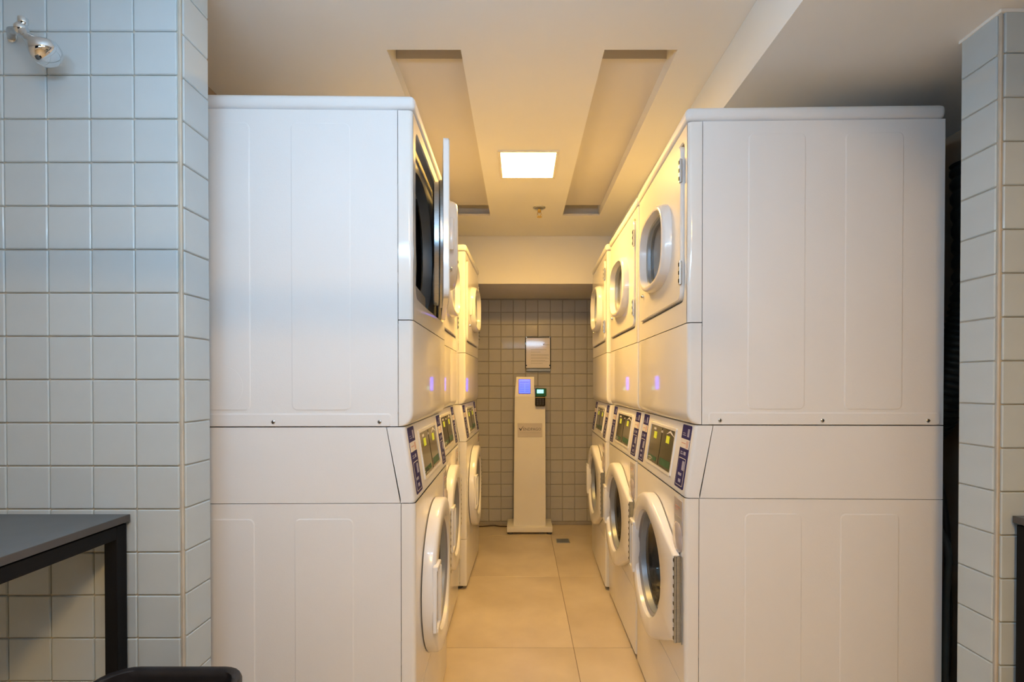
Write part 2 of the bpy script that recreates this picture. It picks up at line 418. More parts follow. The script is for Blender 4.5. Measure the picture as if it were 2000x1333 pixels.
    ch = mb.build('control_housing', parent=t, smooth=40)
    mb = MB(); mb.use('enamel'); cabinet(mb, 0.8545, 1.0655, -0.0395-0.0025, -0.0805)
    mb.build('control_cabinet', parent=t, smooth=25)
    F = Matrix.Translation((0.001, 0, 0.864)) @ Matrix.Rotation(-math.atan2(0.030, 0.2015), 4, 'Y')   # (h, y, t) on the sloping face
    def onface(mb, name, par, smooth=30): mb.xform(F); return mb.build(name, parent=par, smooth=smooth)
    for s_ in (-1, 1):
        y0 = s_*0.273
        mb = MB(); mb.use('navy'); 
        P = rrect(0.088, 0.192, 0.006, 4, y0, 0.103); mb.loft([[(0.0, p[0], p[1]) for p in P], [(0.0012, p[0], p[1]) for p in P]], cap0=True, cap1=True)
        st = onface(mb, 'instruction_sticker', t)
        mb = MB(); mb.use('lightprint'); mb.box((0.001, y0-0.043, 0.128), (0.0018, y0+0.043, 0.156))
        mb.use('redprint'); mb.box((0.0018, y0-0.030, 0.1415), (0.0021, y0+0.010, 0.1435)); mb.box((0.0018, y0+0.018, 0.131), (0.0021, y0+0.022, 0.152)); mb.box((0.0018, y0+0.028, 0.131), (0.0021, y0+0.032, 0.152))
        onface(mb, 'white_band', st)
        mb = MB(); mb.use('paleprint')
        a0, a1, b0, b1 = y0-0.036, y0+0.034, 0.014, 0.098
        P = rrect(a1-a0, b1-b0, 0.006, 3, (a0+a1)/2, (b0+b1)/2); Q = rrect(a1-a0-0.004, b1-b0-0.004, 0.005, 3, (a0+a1)/2, (b0+b1)/2)
        mb.use('lightprint'); mb.loft([[(0.0016, p[0], p[1]) for p in P], [(0.0019, p[0], p[1]) for p in Q]])
        mb.use('paleprint')
        mb.box((0.001, y0+0.004, 0.062), (0.0019, y0+0.026, 0.090)); mb.box((0.001, y0-0.022, 0.044), (0.0017, y0+0.010, 0.052)); mb.box((0.001, y0-0.012, 0.024), (0.0017, y0+0.012, 0.034))
        mb.box((0.001, y0-0.030, 0.108), (0.0016, y0-0.004, 0.111)); mb.box((0.001, y0+0.002, 0.108), (0.0016, y0+0.022, 0.118)); mb.box((0.001, y0-0.030, 0.114), (0.0016, y0-0.010, 0.117))
        mb.box((0.001, y0-0.032, 0.166), (0.0016, y0+0.0, 0.168)); mb.box((0.001, y0-0.032, 0.172), (0.0016, y0-0.008, 0.174)); mb.box((0.001, y0+0.012, 0.164), (0.0016, y0+0.030, 0.188))
        tag(onface(mb, 'printed_diagram', st, None), kind='stuff')
    mb = MB(); mb.use('plastic')
    P = rrect(0.350, 0.158, 0.006, 4, 0, 0.100); Q = rrect(0.328, 0.138, 0.004, 4, 0, 0.100)
    A3 = angles([P, Q], (0, 0.1), 32)
    mb.loft([yz(0.0, P, (0, 0.1), A3), yz(0.004, P, (0, 0.1), A3, off=0.002), yz(0.004, Q, (0, 0.1), A3), yz(0.0015, Q, (0, 0.1), A3)])
    dp = onface(mb, 'display_frame', t)
    mb = MB(); mb.use('olive'); mb.box((0.0005, -0.163, 0.032), (0.002, 0.163, 0.168)); onface(mb, 'display_glass', dp)
    for y0 in (-0.086, 0.086):
        mb = MB(); mb.use('lcd'); mb.box((0.0019, y0-0.020, 0.121), (0.0028, y0+0.020, 0.146)); onface(mb, 'lit_display', dp)
    mb = MB(); mb.use('slot'); mb.box((0.0018, -0.003, 0.034), (0.0026, 0.003, 0.166))
    mb.use('greenlab'); mb.box((0.0018, 0.02, 0.040), (0.0026, 0.150, 0.064)); mb.box((0.0018, -0.150, 0.040), (0.0026, -0.03, 0.056))
    mb.use('lightprint')
    for tri in (((0.158, 0.148), (0.105, 0.166), (0.060, 0.150), (0.105, 0.158)), ((-0.158, 0.046), (-0.118, 0.036), (-0.075, 0.046), (-0.118, 0.052)), ((-0.118, 0.152), (-0.086, 0.152), (-0.086, 0.160), (-0.118, 0.160)), ((-0.012, 0.150), (0.012, 0.150), (0.008, 0.158), (-0.006, 0.158))):
        mb.loft([[(h, p[0], p[1]) for p in tri] for h in (0.0019, 0.0026)], True, True, True)
    tag(onface(mb, 'printed_markings', dp, None), kind='stuff')
    # washer cabinet
    mb = MB(); mb.use('enamel'); cabinet(mb, 0.022, 0.8525, -0.0405, -0.0405)
    for x0, x1 in ((-0.335, -0.172), (-0.612, -0.445)): emboss(mb, x0, x1, 0.085, 0.811)
    mb.build('washer_cabinet', parent=t, smooth=8)
    # washer front panels
    cW = (-0.010, 0.545); cirW = [(cW[0]+0.215*math.cos(2*PI*k/64), cW[1]+0.215*math.sin(2*PI*k/64)) for k in range(64)]
    mb = MB(); mb.use('gloss'); wrap_hole(mb, 0.2925, 0.8525, 0.0, 0.039, cirW, cW, 0.03); mb.build('washer_front_panel', parent=t, smooth=30)
    mb = MB(); mb.use('gloss'); wrap(mb, [(0.022, 0.0, 0.039), (0.2905, 0.0, 0.039)]); mb.build('washer_kick_panel', parent=t, smooth=30)
    # washer tub: rubber gasket and drum
    mb = MB(); mb.use('rubber')
    mb.lathe([(0.216, -0.028), (0.205, -0.020), (0.196, -0.028), (0.190, -0.045), (0.196, -0.070), (0.188, -0.085), (0.200, -0.10), (0.230, -0.105)], 'x', (0, *cW), 56)
    mb.build('door_gasket', parent=t, smooth=60)
    mb = MB(); mb.use('drum'); mb.lathe([(0.205, -0.10), (0.255, -0.13), (0.255, -0.44), (0.10, -0.48)], 'x', (0, *cW), 48, cap1=True)
    for a in (80, 200, 320):
        a = math.radians(a); u = Vector((0, math.cos(a), math.sin(a))); w = Vector((0, -math.sin(a), math.cos(a))); c = Vector((0, cW[0], cW[1]))
        mb.loft([[c+Vector((x, 0, 0))+u*rr+w*ww for rr, ww in ((0.257, -0.03), (0.205, -0.008), (0.205, 0.008), (0.257, 0.03))] for x in (-0.13, -0.43)], True, True, True)
    mb.build('washer_drum', parent=t, smooth=35)
    # washer door
    circ = [(cW[0]+0.249*math.cos(2*PI*k/72), cW[1]-0.002+0.249*math.sin(2*PI*k/72)) for k in range(72)]
    outl = hull(circ+[(0.300, 0.670), (0.300, 0.415)])
    inn = [(cW[0]+0.182*math.cos(2*PI*k/72), cW[1]+0.182*math.sin(2*PI*k/72)) for k in range(72)]
    A = angles([[(0.300, 0.670), (0.300, 0.415)]], cW, 96)
    def dx(x, lp):   # the door is thinner towards its hinge
        out = []
        for (xx, y, z) in lp:
            k = min(1, max(0, (y-0.06)/0.24)); out.append((0.003+(x-0.003)*(1-0.50*k), y, z))
        return out
    mb = MB(); mb.use('plastic')
    mb.loft([dx(0.003, yz(0, outl, cW, A)), dx(0.030, yz(0, outl, cW, A)), dx(0.037, yz(0, outl, cW, A, off=0.003)), dx(0.041, yz(0, outl, cW, A, off=0.012)),
             dx(0.041, yz(0, inn, cW, A, off=-0.010)), dx(0.037, yz(0, inn, cW, A, off=-0.003)), dx(0.010, yz(0, inn, cW, A, off=0.004))])
    wd = mb.build('washer_door', parent=t, smooth=45)
    mb = MB(); mb.use('ringgrey'); mb.lathe([(0.181, 0.024), (0.176, 0.026), (0.170, 0.016), (0.164, -0.012)], 'x', (0, *cW), 64)
    mb.use('galv'); mb.lathe([(0.171, 0.018), (0.168, 0.018), (0.163, -0.004)], 'x', (0, *cW), 64)
    mb.use('rubber'); mb.lathe([(0.165, -0.010), (0.157, -0.010), (0.155, -0.030)], 'x', (0, *cW), 64)
    mb.build('door_ring', parent=wd, smooth=50)
    mb = MB(); mb.use('glass')
    g = [(0.158, -0.004), (0.140, -0.010), (0.128, -0.035), (0.118, -0.070), (0.085, -0.088), (0.002, -0.092)]
    mb.lathe(g, 'x', (0, *cW), 48, cap1=True); mb.lathe([(r-0.004 if r > 0.01 else r, h+0.005) for r, h in g], 'x', (0, *cW), 48, cap1=True)
    mb.loft([[(h+cc, cW[0]+r*math.cos(2*PI*k/48), cW[1]+r*math.sin(2*PI*k/48)) for k in range(48)] for (r, h, cc) in ((0.158, -0.004, 0), (0.154, 0.001, 0))])
    mb.build('door_glass', parent=wd, smooth=50)
    mb = MB(); mb.use('plastic')     # handle: moulded pull and its grey recess
    for (ya, yb, za, zb) in ((-0.196, -0.181, 0.455, 0.63),):
        mb.box((0.020, ya, za), (0.052, yb, zb), 0.005, 2)
    mb.box((0.034, -0.252, 0.628), (0.050, -0.180, 0.642), 0.003, 2); mb.box((0.034, -0.252, 0.444), (0.050, -0.180, 0.458), 0.003, 2); mb.box((0.034, -0.2555, 0.444), (0.047, -0.248, 0.642), 0.002, 1)
    mb.use('lilac'); mb.box((0.034, -0.248, 0.458), (0.0424, -0.196, 0.628), 0.002, 1)
    mb.build('door_handle', parent=wd, smooth=40)
    mb = MB(); mb.use('steel'); mb.box((0.002, 0.299, 0.413), (0.020, 0.3065, 0.672), 0.001); mb.tube([(0.018, 0.305, 0.413), (0.018, 0.305, 0.672)], 0.0045, 10)
    mb.box((0.001, 0.300, 0.413), (0.0035, 0.318, 0.672))
    mb.use('slot')
    for k in range(10): mb.box((0.010, 0.296, 0.425+0.026*k-0.005), (0.0228, 0.3035, 0.425+0.026*k+0.004))
    mb.build('piano_hinge', parent=wd, smooth=40)
    # soap notice pouch near the upper hinge side
    mb = MB(); mb.use('frost'); mb.box((0.0, 0.235, 0.735), (0.0025, 0.318, 0.838), 0.001)
    P = superell(0.040, 0.045, 2.6, 24, 0.276, 0.722); mb.loft([[(0.0, p[0], p[1]) for p in P], [(0.004, p[0], p[1]) for p in P], [(0.009, 0.276+(p[0]-0.276)*0.8, 0.722+(p[1]-0.722)*0.8) for p in P]], cap1=True)
    no = mb.build('notice_pouch', parent=t, smooth=40)
    mb = MB(); mb.use('greyink'); mb.box((0.0025, 0.242, 0.765), (0.0029, 0.312, 0.785)); mb.use('redprint'); mb.box((0.0025, 0.25, 0.812), (0.0028, 0.296, 0.815)); mb.box((0.0025, 0.25, 0.804), (0.0028, 0.28, 0.806))
    tag(mb.build('printed_lines', parent=no), kind='stuff')
    for x in (-0.05, -0.68):
        for y in (-0.30, 0.30):
            mb = MB(); mb.use('rubber'); mb.lathe([(0.024, 0.0), (0.024, 0.008), (0.014, 0.012), (0.012, 0.0235)], 'z', (x, y, 0), 16, True, True)
            mb.build('foot', parent=t, smooth=40)
    return t, door

def place(t, Xf, Yc, rz): t.location = (Xf, Yc, 0.001); t.rotation_euler = (0, 0, rz)
# ------------------------------------------------------------------ setting
ZC = 2.238; XL, XR, YB, YF = -2.05, 2.05, -2.60, 4.29
# ceiling with its two long recesses
mb = MB(); mb.use('paint')
rec = [(-0.42, -0.187), (0.265, 0.495)]; RY0, RY1 = 1.62, 3.21
xs = [XL-0.1, -0.42, -0.187, 0.265, 0.495, XR+0.1]; ys = [YB-0.1, RY0, RY1, YF+0.1]
def quad(mb, *p): mb.face([mb.bm.verts.new(q) for q in p])
for i in range(5):
    for j in range(3):
        if j == 1 and i in (1, 3): continue
        quad(mb, (xs[i], ys[j], ZC), (xs[i+1], ys[j], ZC), (xs[i+1], ys[j+1], ZC), (xs[i], ys[j+1], ZC))
for (a, b) in rec:
    zt, zs, ym = ZC+0.048, ZC+0.12, RY0+0.12
    mb.use('recess')
    quad(mb, (a, ym, zt), (b, ym, zt), (b, RY1-0.05, zt), (a, RY1-0.05, zt)); quad(mb, (a, RY1-0.05, zt), (b, RY1-0.05, zt), (b, RY1-0.05, zs), (a, RY1-0.05, zs)); quad(mb, (a, RY1-0.05, zs), (b, RY1-0.05, zs), (b, RY1+0.07, zs), (a, RY1+0.07, zs)); quad(mb, (a, RY1+0.07, ZC+0.012), (b, RY1+0.07, ZC+0.012), (b, RY1+0.07, zs), (a, RY1+0.07, zs)); quad(mb, (a, RY1, ZC+0.012), (b, RY1, ZC+0.012), (b, RY1+0.07, ZC+0.012), (a, RY1+0.07, ZC+0.012)); quad(mb, (a, RY0, zs), (b, RY0, zs), (b, ym, zs), (a, ym, zs))
    quad(mb, (a, ym, zt), (b, ym, zt), (b, ym, zs), (a, ym, zs)); quad(mb, (a, RY0, ZC), (b, RY0, ZC), (b, RY0, zs), (a, RY0, zs))
    quad(mb, (a, RY1, ZC), (b, RY1, ZC), (b, RY1, ZC+0.012), (a, RY1, ZC+0.012))
    mb.use('paint')
    for x in (a, b):
        quad(mb, (x, RY0, ZC), (x, RY1, ZC), (x, RY1, zs), (x, RY0, zs)); quad(mb, (x, RY1, ZC+0.012), (x, RY1+0.07, ZC+0.012), (x, RY1+0.07, zs), (x, RY1, zs))
mb.use('paint')
mb.box((XL-0.1, YB-0.1, ZC+0.13), (XR+0.1, YF+0.1, ZC+0.23))
struct(mb, 'ceiling')
mb = MB(); mb.use('soffitp'); mb.box((0.647, YB, 2.065), (XR, 3.648, ZC-0.001)); o = struct(mb, 'trim_1'); o['label'] = 'lowered ceiling soffit above the right row'
mb = MB(); mb.use('paint'); mb.box((-1.10, 3.65, 1.899), (1.52, YF+0.05, ZC-0.001)); o = struct(mb, 'trim_2'); o['label'] = 'bulkhead beam before the rear wall'
# floor with separate slabs
mb = MB(); mb.use('fgrout'); mb.box((XL-0.1, YB-0.1, -0.10), (XR+0.1, YF+0.1, -0.0015)); floor = struct(mb, 'floor')
G = 0.85; x0s = 0.24-3*G; y0s = 2.29-6*G
slab = None
for i in range(6):
    for j in range(9):
        xa, xb = max(XL, x0s+i*G), min(XR, x0s+(i+1)*G); ya, yb = max(YB, y0s+j*G), min(YF, y0s+(j+1)*G)
        if xb-xa < 0.01 or yb-ya < 0.01: continue
        mb = MB(); mb.use('floor'); mb.box((xa+0.0015, ya+0.0015, -0.012), (xb-0.0015, yb-0.0015, 0.0), 0.0008)
        mb.build('floor_tile', parent=floor, loc=((xa+xb)/2, (ya+yb)/2, 0))
# tiled walls
T = 0.1032
def tile_mesh(w, h, m):
    mb = MB(); mb.use(m); mb.box((-w/2, -0.004, -h/2), (w/2, 0.004, h/2), 0.0022, 1); o = mb.build('tile'); return o
def tile_wall(parent, fn, cols, rows, m, w=T-0.0026, h=T-0.0026, rot=0.0):
    """fn(i, j) -> (x, y, z) centre"""
    src = tile_mesh(w, h, m); first = True
    for i in cols:
        for j in rows:
            p = fn(i, j)
            o = src if first else src.copy()
            if first: o.parent = parent; first = False
            else: COL.objects.link(o); o.parent = parent
            dz = random.uniform(-0.0004, 0.0004)
            o.location = (p[0], p[1]+(dz if rot == 0 else 0), p[2]); o.rotation_euler = (random.uniform(-.004, .004), 0, rot+random.uniform(-.004, .004))
YT = 1.221
mb = MB(); mb.use('grout'); mb.box((XL, YT+0.003, 0.0), (-0.8085, 1.328, ZC-0.001)); wl = struct(mb, 'wall_left')
rowsL = list(range(0, 22)); zL = lambda j: 2.022 - T*(j-1.5)          # centre of row j
zl0 = 2.022+2*T
tile_wall(wl, lambda i, j: (-0.8130-T/2-T*i, YT+0.002, zl0-T/2-T*j), range(12), range(22), 'tile')
tile_wall(wl, lambda i, j: (-0.8085, YT+0.009+(T)/2-0.002, zl0-T/2-T*j), range(1), range(22), 'tile', w=T-0.006, rot=PI/2)
mb = MB(); mb.use('lightprint' if False else 'grout'); mb.box((-0.8115, YT-0.0002, 0), (-0.8055, YT+0.006, ZC-0.001), 0.002); mb.build('corner_bead', parent=wl)
YR = 1.208
mb = MB(); mb.use('grout'); mb.box((1.1305, YR+0.003, 0.0), (XR, 1.318, 2.0645)); wr = struct(mb, 'wall_right')
zr0 = 1.860+2*T-0.0
tile_wall(wr, lambda i, j: (1.1350+T/2+T*i, YR+0.002, zr0-T/2-T*j), range(8), range(20), 'tile')
tile_wall(wr, lambda i, j: (1.1305, YR+0.009+T/2-0.002, zr0-T/2-T*j), range(1), range(20), 'tile', w=T-0.006, rot=PI/2)
mb = MB(); mb.use('grout'); mb.box((1.1275, YR-0.0002, 0), (1.1335, YR+0.006, 2.0645), 0.002); mb.build('corner_bead', parent=wr)
mb = MB(); mb.use('paint'); mb.box((1.124, YR-0.004, 2.057), (XR, 1.320, 2.0646)); mb.build('caulk_line', parent=wr)
# rear wall
mb = MB(); mb.use('bgrout'); mb.box((-1.10, YF+0.003, 0.0), (1.52, YF+0.10, ZC-0.001)); wb = struct(mb, 'wall_back')
zb0 = 1.682+2*T+0.0
tile_wall(wb, lambda i, j: (0.0448+T*(i-5)-T/2, YF+0.002, zb0-T/2-T*j), range(13), range(18), 'btile', w=T-0.004, h=T-0.004)
# alcove side walls behind the machines, room walls
mb = MB(); mb.use('alcove'); mb.box((-1.20, 1.329, 0), (-1.101, YF+0.1, ZC-0.001)); struct(mb, 'wall_alcove_left')
mb = MB(); mb.use('alcove'); mb.box((1.521, 1.319, 0), (1.62, YF+0.1, 2.0645)); struct(mb, 'wall_alcove_right')
mb = MB(); mb.use('wallp'); mb.box((XL-0.1, YB, 0), (XL-0.001, 1.33, ZC-0.001)); struct(mb, 'wall_side_left')
mb = MB(); mb.use('wallp'); mb.box((XR+0.001, YB, 0), (XR+0.1, 1.33, ZC-0.001)); struct(mb, 'wall_side_right')
mb = MB(); mb.use('wallp')
mb.box((XL-0.1, YB-0.1, 0), (XR+0.1, YB, 0.65)); mb.box((XL-0.1, YB-0.1, 2.15), (XR+0.1, YB, ZC)); mb.box((XL-0.1, YB-0.1, 0.65), (-1.85, YB, 2.15)); mb.box((1.85, YB-0.1, 0.65), (XR+0.1, YB, 2.15))
struct(mb, 'wall_front')
mb = MB(); mb.use('paint')
for (a, b) in (((-1.85, 0.65), (1.85, 0.70)), ((-1.85, 2.10), (1.85, 2.15)), ((-1.85, 0.70), (-1.80, 2.10)), ((1.80, 0.70), (1.85, 2.10)), ((-0.025, 0.70), (0.025, 2.10))):
    mb.box((a[0], YB-0.07, a[1]), (b[0], YB-0.02, b[1]), 0.004)
struct(mb, 'window_1')

# ------------------------------------------------------------------ the six machines
m0, door0 = make_machine()
GR = 'stacked washers and dryers along the aisle'
# (label, side, X of the near front edge at the aisle, Y near edge, inward tilt)
specs = [
 ('nearest white stacked washer and dryer on the left, dryer door ajar', 'L', -0.2925, 1.425, math.radians(0.9)),
 ('middle stacked washer and dryer of the left row, behind the open dryer door', 'L', -0.3400, 2.150, math.radians(0.3)),
 ('farthest stacked washer and dryer of the left row, beside the kiosk', 'L', -0.3080, 2.935, math.radians(-1.4)),
 ('nearest white stacked washer and dryer on the right, beside the tiled pillar', 'R', 0.4800, 1.486, math.radians(1.3)),
 ('', 'R', 0.4960, 2.190, math.radians(0.3)),
 ('farthest stacked washer and dryer of the right row, by the floor drain', 'R', 0.4880, 2.925, math.radians(1.5)),
]
specs[4] = ('middle stacked washer and dryer of the right row, between two others',) + specs[4][1:]
machines = []
proto = m0
for k, (lab, side, X, Y, tilt) in enumerate(specs):
    m = proto if k == 5 else copy_tree(proto)
    tag(m, lab, 'washing machine', GR)
    if side == 'L':     # front faces +X, near edge is local -y
        rz = tilt       # front normal (cos, sin): far edge recedes to the left for tilt > 0
        c, s_ = math.cos(rz), math.sin(rz)
        # near front corner = local (0,-W)
        cx = X - (0*c - (-W)*s_); cy = Y - (0*s_ + (-W)*c)
    else:
        rz = PI - tilt
        c, s_ = math.cos(rz), math.sin(rz)
        cx = X - (0*c - W*s_); cy = Y - (0*s_ + W*c)
    m.location = (cx, cy, 0.0); m.rotation_euler = (0, 0, rz)
    machines.append(m)
# the nearest left dryer stands ajar
for ch in machines[0].children:
    if ch.name.startswith('dryer_door'):
        ch.rotation_euler = (0, 0, math.radians(8.6)); ch['label'] = 'dryer door standing ajar, grey steel inner face'

# ------------------------------------------------------------------ lamps
def lamp(name, x0, x1, y0, y1, dm, label):
    c = ((x0+x1)/2, (y0+y1)/2); t = thing(name, label, 'ceiling light', (c[0], c[1], ZC))
    hx, hy = (x1-x0)/2, (y1-y0)/2; f = 0.014
    mb = MB(); mb.use('lampf')
    for a, b in (((-hx-f, -hy-f), (hx+f, -hy)), ((-hx-f, hy), (hx+f, hy+f)), ((-hx-f, -hy), (-hx, hy)), ((hx, -hy), (hx+f, hy))):
        mb.box((a[0], a[1], -0.006), (b[0], b[1], -0.0005), 0.0015)
    mb.build('frame', parent=t)
    mb = MB(); mb.use(dm); mb.box((-hx, -hy, -0.004), (hx, hy, -0.0008)); mb.build('diffuser', parent=t)
    return t
lamp('ceiling_light', -0.088, 0.163, 2.325, 2.605, 'lampc', 'square recessed lit ceiling panel between the two ceiling recesses')
lamp('ceiling_light', 0.14, 0.40, -0.75, -0.47, 'lampr', 'square warm ceiling panel of the front room, behind the viewpoint')
def fill_tube(label, x, y, z, L, m_):  # unseen fill emitter, added to cool and brighten upper walls and ceiling
    t = thing('fill_tube', label, 'light', (x, y, z))
    mb = MB(); mb.use(m_); mb.tube([(-L/2, 0, 0), (L/2, 0, 0)], 0.016, 14); mb.build('fill_emitter', parent=t, smooth=40)
    for sx in (-1, 1):
        mb = MB(); mb.use('lampf'); mb.box((sx*L/2-0.012, -0.02, -0.02), (sx*L/2+0.012, 0.02, 0.02), 0.003); mb.build('end_cap', parent=t)
        mb = MB(); mb.use('lampf'); mb.tube([(sx*L*0.35, 0, 0.016), (sx*L*0.35, 0, ZC-z)], 0.003, 8); mb.build('hanger', parent=t)
fill_tube('added cool white fill tube, unseen above the frame', -0.22, 0.40, 1.82, 1.2, 'tube')
# sprinkler
t = thing('sprinkler', 'small brass fire sprinkler on the ceiling behind the lit panel', 'sprinkler', (0.114, 3.06, ZC)); t.scale = (1.1, 1.1, 1.3)
mb = MB(); mb.use('steel'); mb.lathe([(0.034, -0.0005), (0.033, -0.003), (0.024, -0.008), (0.012, -0.010)], 'z', (0, 0, 0), 24, True, True); mb.build('escutcheon', parent=t, smooth=40)
mb = MB(); mb.use('gold'); mb.lathe([(0.009, -0.008), (0.009, -0.020), (0.005, -0.024)], 'z', (0, 0, 0), 12, True, True)
for s_ in (-1, 1): mb.tube([(s_*0.007, 0, -0.020), (s_*0.011, 0, -0.030), (s_*0.003, 0, -0.042)], 0.002, 6)
mb.build('frame_arms', parent=t, smooth=40)
mb = MB(); mb.use('gold'); mb.lathe([(0.004, -0.040), (0.014, -0.043), (0.014, -0.045), (0.004, -0.046)], 'z', (0, 0, 0), 16, True, True); mb.build('deflector', parent=t, smooth=30)

# ------------------------------------------------------------------ text
def text_mesh(s, size, name, m, parent, mtx, ext=0.0004):
    cu = bpy.data.curves.new(name, 'FONT'); cu.body = s; cu.size = size; cu.extrude = ext; cu.align_x = 'LEFT'; cu.resolution_u = 2
    o = bpy.data.objects.new(name, cu); COL.objects.link(o)
    dg = bpy.context.evaluated_depsgraph_get(); me = bpy.data.meshes.new_from_object(o.evaluated_get(dg))
    bpy.data.objects.remove(o); me.name = name; me.materials.clear(); me.materials.append(M[m])
    r = bpy.data.objects.new(name, me); COL.objects.link(r); r.parent = parent; r.matrix_local = mtx
    return r
FACE = Matrix.Rotation(PI/2, 4, 'X')     # text upright, facing the camera (-Y)
# ------------------------------------------------------------------ kiosk
KY = 4.03
t = thing('payment_kiosk', 'tall white payment kiosk with blue screen standing at the end of the aisle', 'kiosk', (0.075, KY, 0))
mb = MB(); mb.use('kiosk'); mb.box((-0.180, -0.02, 0.018), (0.180, 0.235, 0.060), 0.004, 2)
mb.use('rubber')
base = mb.build('base', parent=t, smooth=40)
for x in (-0.155, 0.155):
    for y in (0.01, 0.20):
        mb = MB(); mb.use('rubber'); mb.lathe([(0.020, 0.0), (0.020, 0.018)], 'z', (x, y, 0), 14, True, True); mb.build('foot', parent=t, smooth=40)
mb = MB(); mb.use('kiosk')
# column: outline in elevation with stepped, backward-leaning head
def kx(z): return -0.128+0.012*(z/1.24), 0.128-0.006*(z/1.24)
lv = []
for z in (0.060, 1.085):
    a, b = kx(z); lv.append([(a, 0.02, z), (b, 0.02, z), (b, 0.135, z), (a, 0.135, z)])
a, b = kx(1.085)
mb.loft(lv, True, True, False)
# lower right shoulder
mb.loft([[(0.034, 0.02, 1.085), (b, 0.02, 1.085), (b, 0.135, 1.085), (0.034, 0.135, 1.085)], [(0.034, 0.030, 1.142), (b-0.001, 0.030, 1.142), (b-0.001, 0.135, 1.142), (0.034, 0.135, 1.142)]], True, True, True)
mb.loft([[(a, 0.02, 1.085), (0.034, 0.02, 1.085), (0.034, 0.135, 1.085), (a, 0.135, 1.085)], [(a+0.012, 0.055, 1.242), (0.036, 0.055, 1.242), (0.036, 0.135, 1.242), (a+0.012, 0.135, 1.242)]], True, True, True)
colm = mb.build('column', parent=t)
tl = math.atan2(0.035, 0.157)
Sm = Matrix.Translation((-0.040, 0.0195, 1.085)) @ Matrix.Rotation(-tl, 4, 'X')
mb = MB(); mb.use('reader'); mb.box((-0.047, -0.002, 0.022), (0.048, 0.003, 0.142), 0.001); mb.use('bluescr'); mb.box((-0.043, -0.0035, 0.026), (0.044, -0.001, 0.138))
mb.use('bluebar'); mb.box((-0.038, -0.0042, 0.114), (0.038, -0.003, 0.120))
for k in range(5): mb.box((-0.036, -0.0042, 0.098-0.015*k), (-0.004, -0.003, 0.102-0.015*k)); mb.box((0.006, -0.0042, 0.098-0.015*k), (0.036, -0.003, 0.102-0.015*k))
mb.xform(Sm); mb.build('screen', parent=t)
# card reader hanging on the shoulder
mb = MB(); mb.use('reader'); mb.box((0.042, -0.020, 1.010), (0.122, 0.024, 1.152), 0.010, 3)
cr = mb.build('card_reader', parent=t, smooth=40); cr['label'] = 'black card reader with small lit display'
mb = MB(); mb.use('green'); mb.box((0.046, -0.023, 1.088), (0.130, -0.018, 1.150), 0.002); mb.build('green_face', parent=cr)
mb = MB(); mb.use('cyanscr'); mb.box((0.056, -0.026, 1.112), (0.108, -0.0225, 1.142), 0.001); mb.build('reader_display', parent=cr)
mb = MB(); mb.use('gold'); mb.box((0.044, -0.0225, 1.077), (0.120, -0.0195, 1.082)); mb.build('gold_stripe', parent=cr)
mb = MB(); mb.use('rubber')
for i in range(3):
    for j in range(3): mb.box((0.054+0.022*i, -0.0225, 1.024+0.016*j), (0.068+0.022*i, -0.0195, 1.034+0.016*j), 0.001)
tag(mb.build('keypad', parent=cr), kind='stuff')
mb = MB(); mb.use('plate'); mb.box((-0.095, 0.0165, 0.765), (0.100, 0.0195, 0.875), 0.001); lp = mb.build('logo_plate', parent=t)
lp['label'] = 'frosted plate with check mark logo and grey lettering'
def check(mb, x, y, z, s_):
    P = [(0, .45), (.14, .55), (.36, .30), (.95, 1.0), (.40, 0.0), (.30, 0.0)]
    mb.loft([[(x+p[0]*s_, yy, z+p[1]*s_) for p in P] for yy in (y, y-0.0008)], True, True, True)
mb = MB(); mb.use('ink'); check(mb, -0.086, 0.0163, 0.815, 0.042); mb.build('check_mark', parent=lp)
text_mesh('ENDPAGO', 0.030, 'lettering', 'ink', lp, Matrix.Translation((-0.052, 0.016, 0.817)) @ FACE)
mb = MB(); mb.use('greyink'); mb.box((-0.078, 0.0158, 0.797), (0.086, 0.0164, 0.800)); mb.build('underline', parent=lp)
# cable along the rear wall
t = thing('power_cable', 'thin dark power cable lying on the floor left of the payment kiosk', 'cable', (-0.15, 4.2, 0))
mb = MB(); mb.use('cable'); mb.tube([(0.09, 0.01, 0.012), (0.04, 0.02, 0.008), (-0.02, 0.03, 0.006), (-0.07, 0.055, 0.006), (-0.11, 0.045, 0.006), (-0.16, 0.03, 0.006), (-0.24, 0.025, 0.006), (-0.40, 0.05, 0.006)], 0.005, 8); mb.build('cord', parent=t, smooth=60)
# acrylic notice holder on the rear wall
HY = YF-0.004
t = thing('notice_holder', 'clear acrylic holder with a printed sheet fixed to the rear tiled wall above the kiosk', 'sign holder', (0.149, HY, 1.44))
mb = MB(); mb.use('clear'); mb.box((-0.106, -0.0060, -0.125), (0.106, -0.001, 0.145), 0.0008); mb.box((-0.106, -0.014, -0.125), (-0.100, -0.006, 0.140), 0.0008); mb.box((0.100, -0.014, -0.125), (0.106, -0.006, 0.140), 0.0008); mb.box((-0.106, -0.014, -0.128), (0.106, -0.001, -0.1225)); mb.build('acrylic_pocket', parent=t)
mb = MB(); mb.use('galv'); mb.box((-0.098, -0.020, -0.150), (0.102, -0.001, -0.128), 0.002); mb.build('lower_ledge', parent=t)
mb = MB(); mb.use('paper'); mb.box((-0.100, -0.0095, -0.122), (0.100, -0.0085, 0.128)); pp = mb.build('printed_sheet', parent=t)
mb = MB(); mb.use('ink'); check(mb, 0.040, -0.0096, 0.070, 0.022)
mb.build('check_mark', parent=pp)
text_mesh('ENDPAGO', 0.008, 'lettering', 'ink', pp, Matrix.Translation((0.057, -0.0096, 0.070)) @ FACE)
mb = MB(); mb.use('greyink')
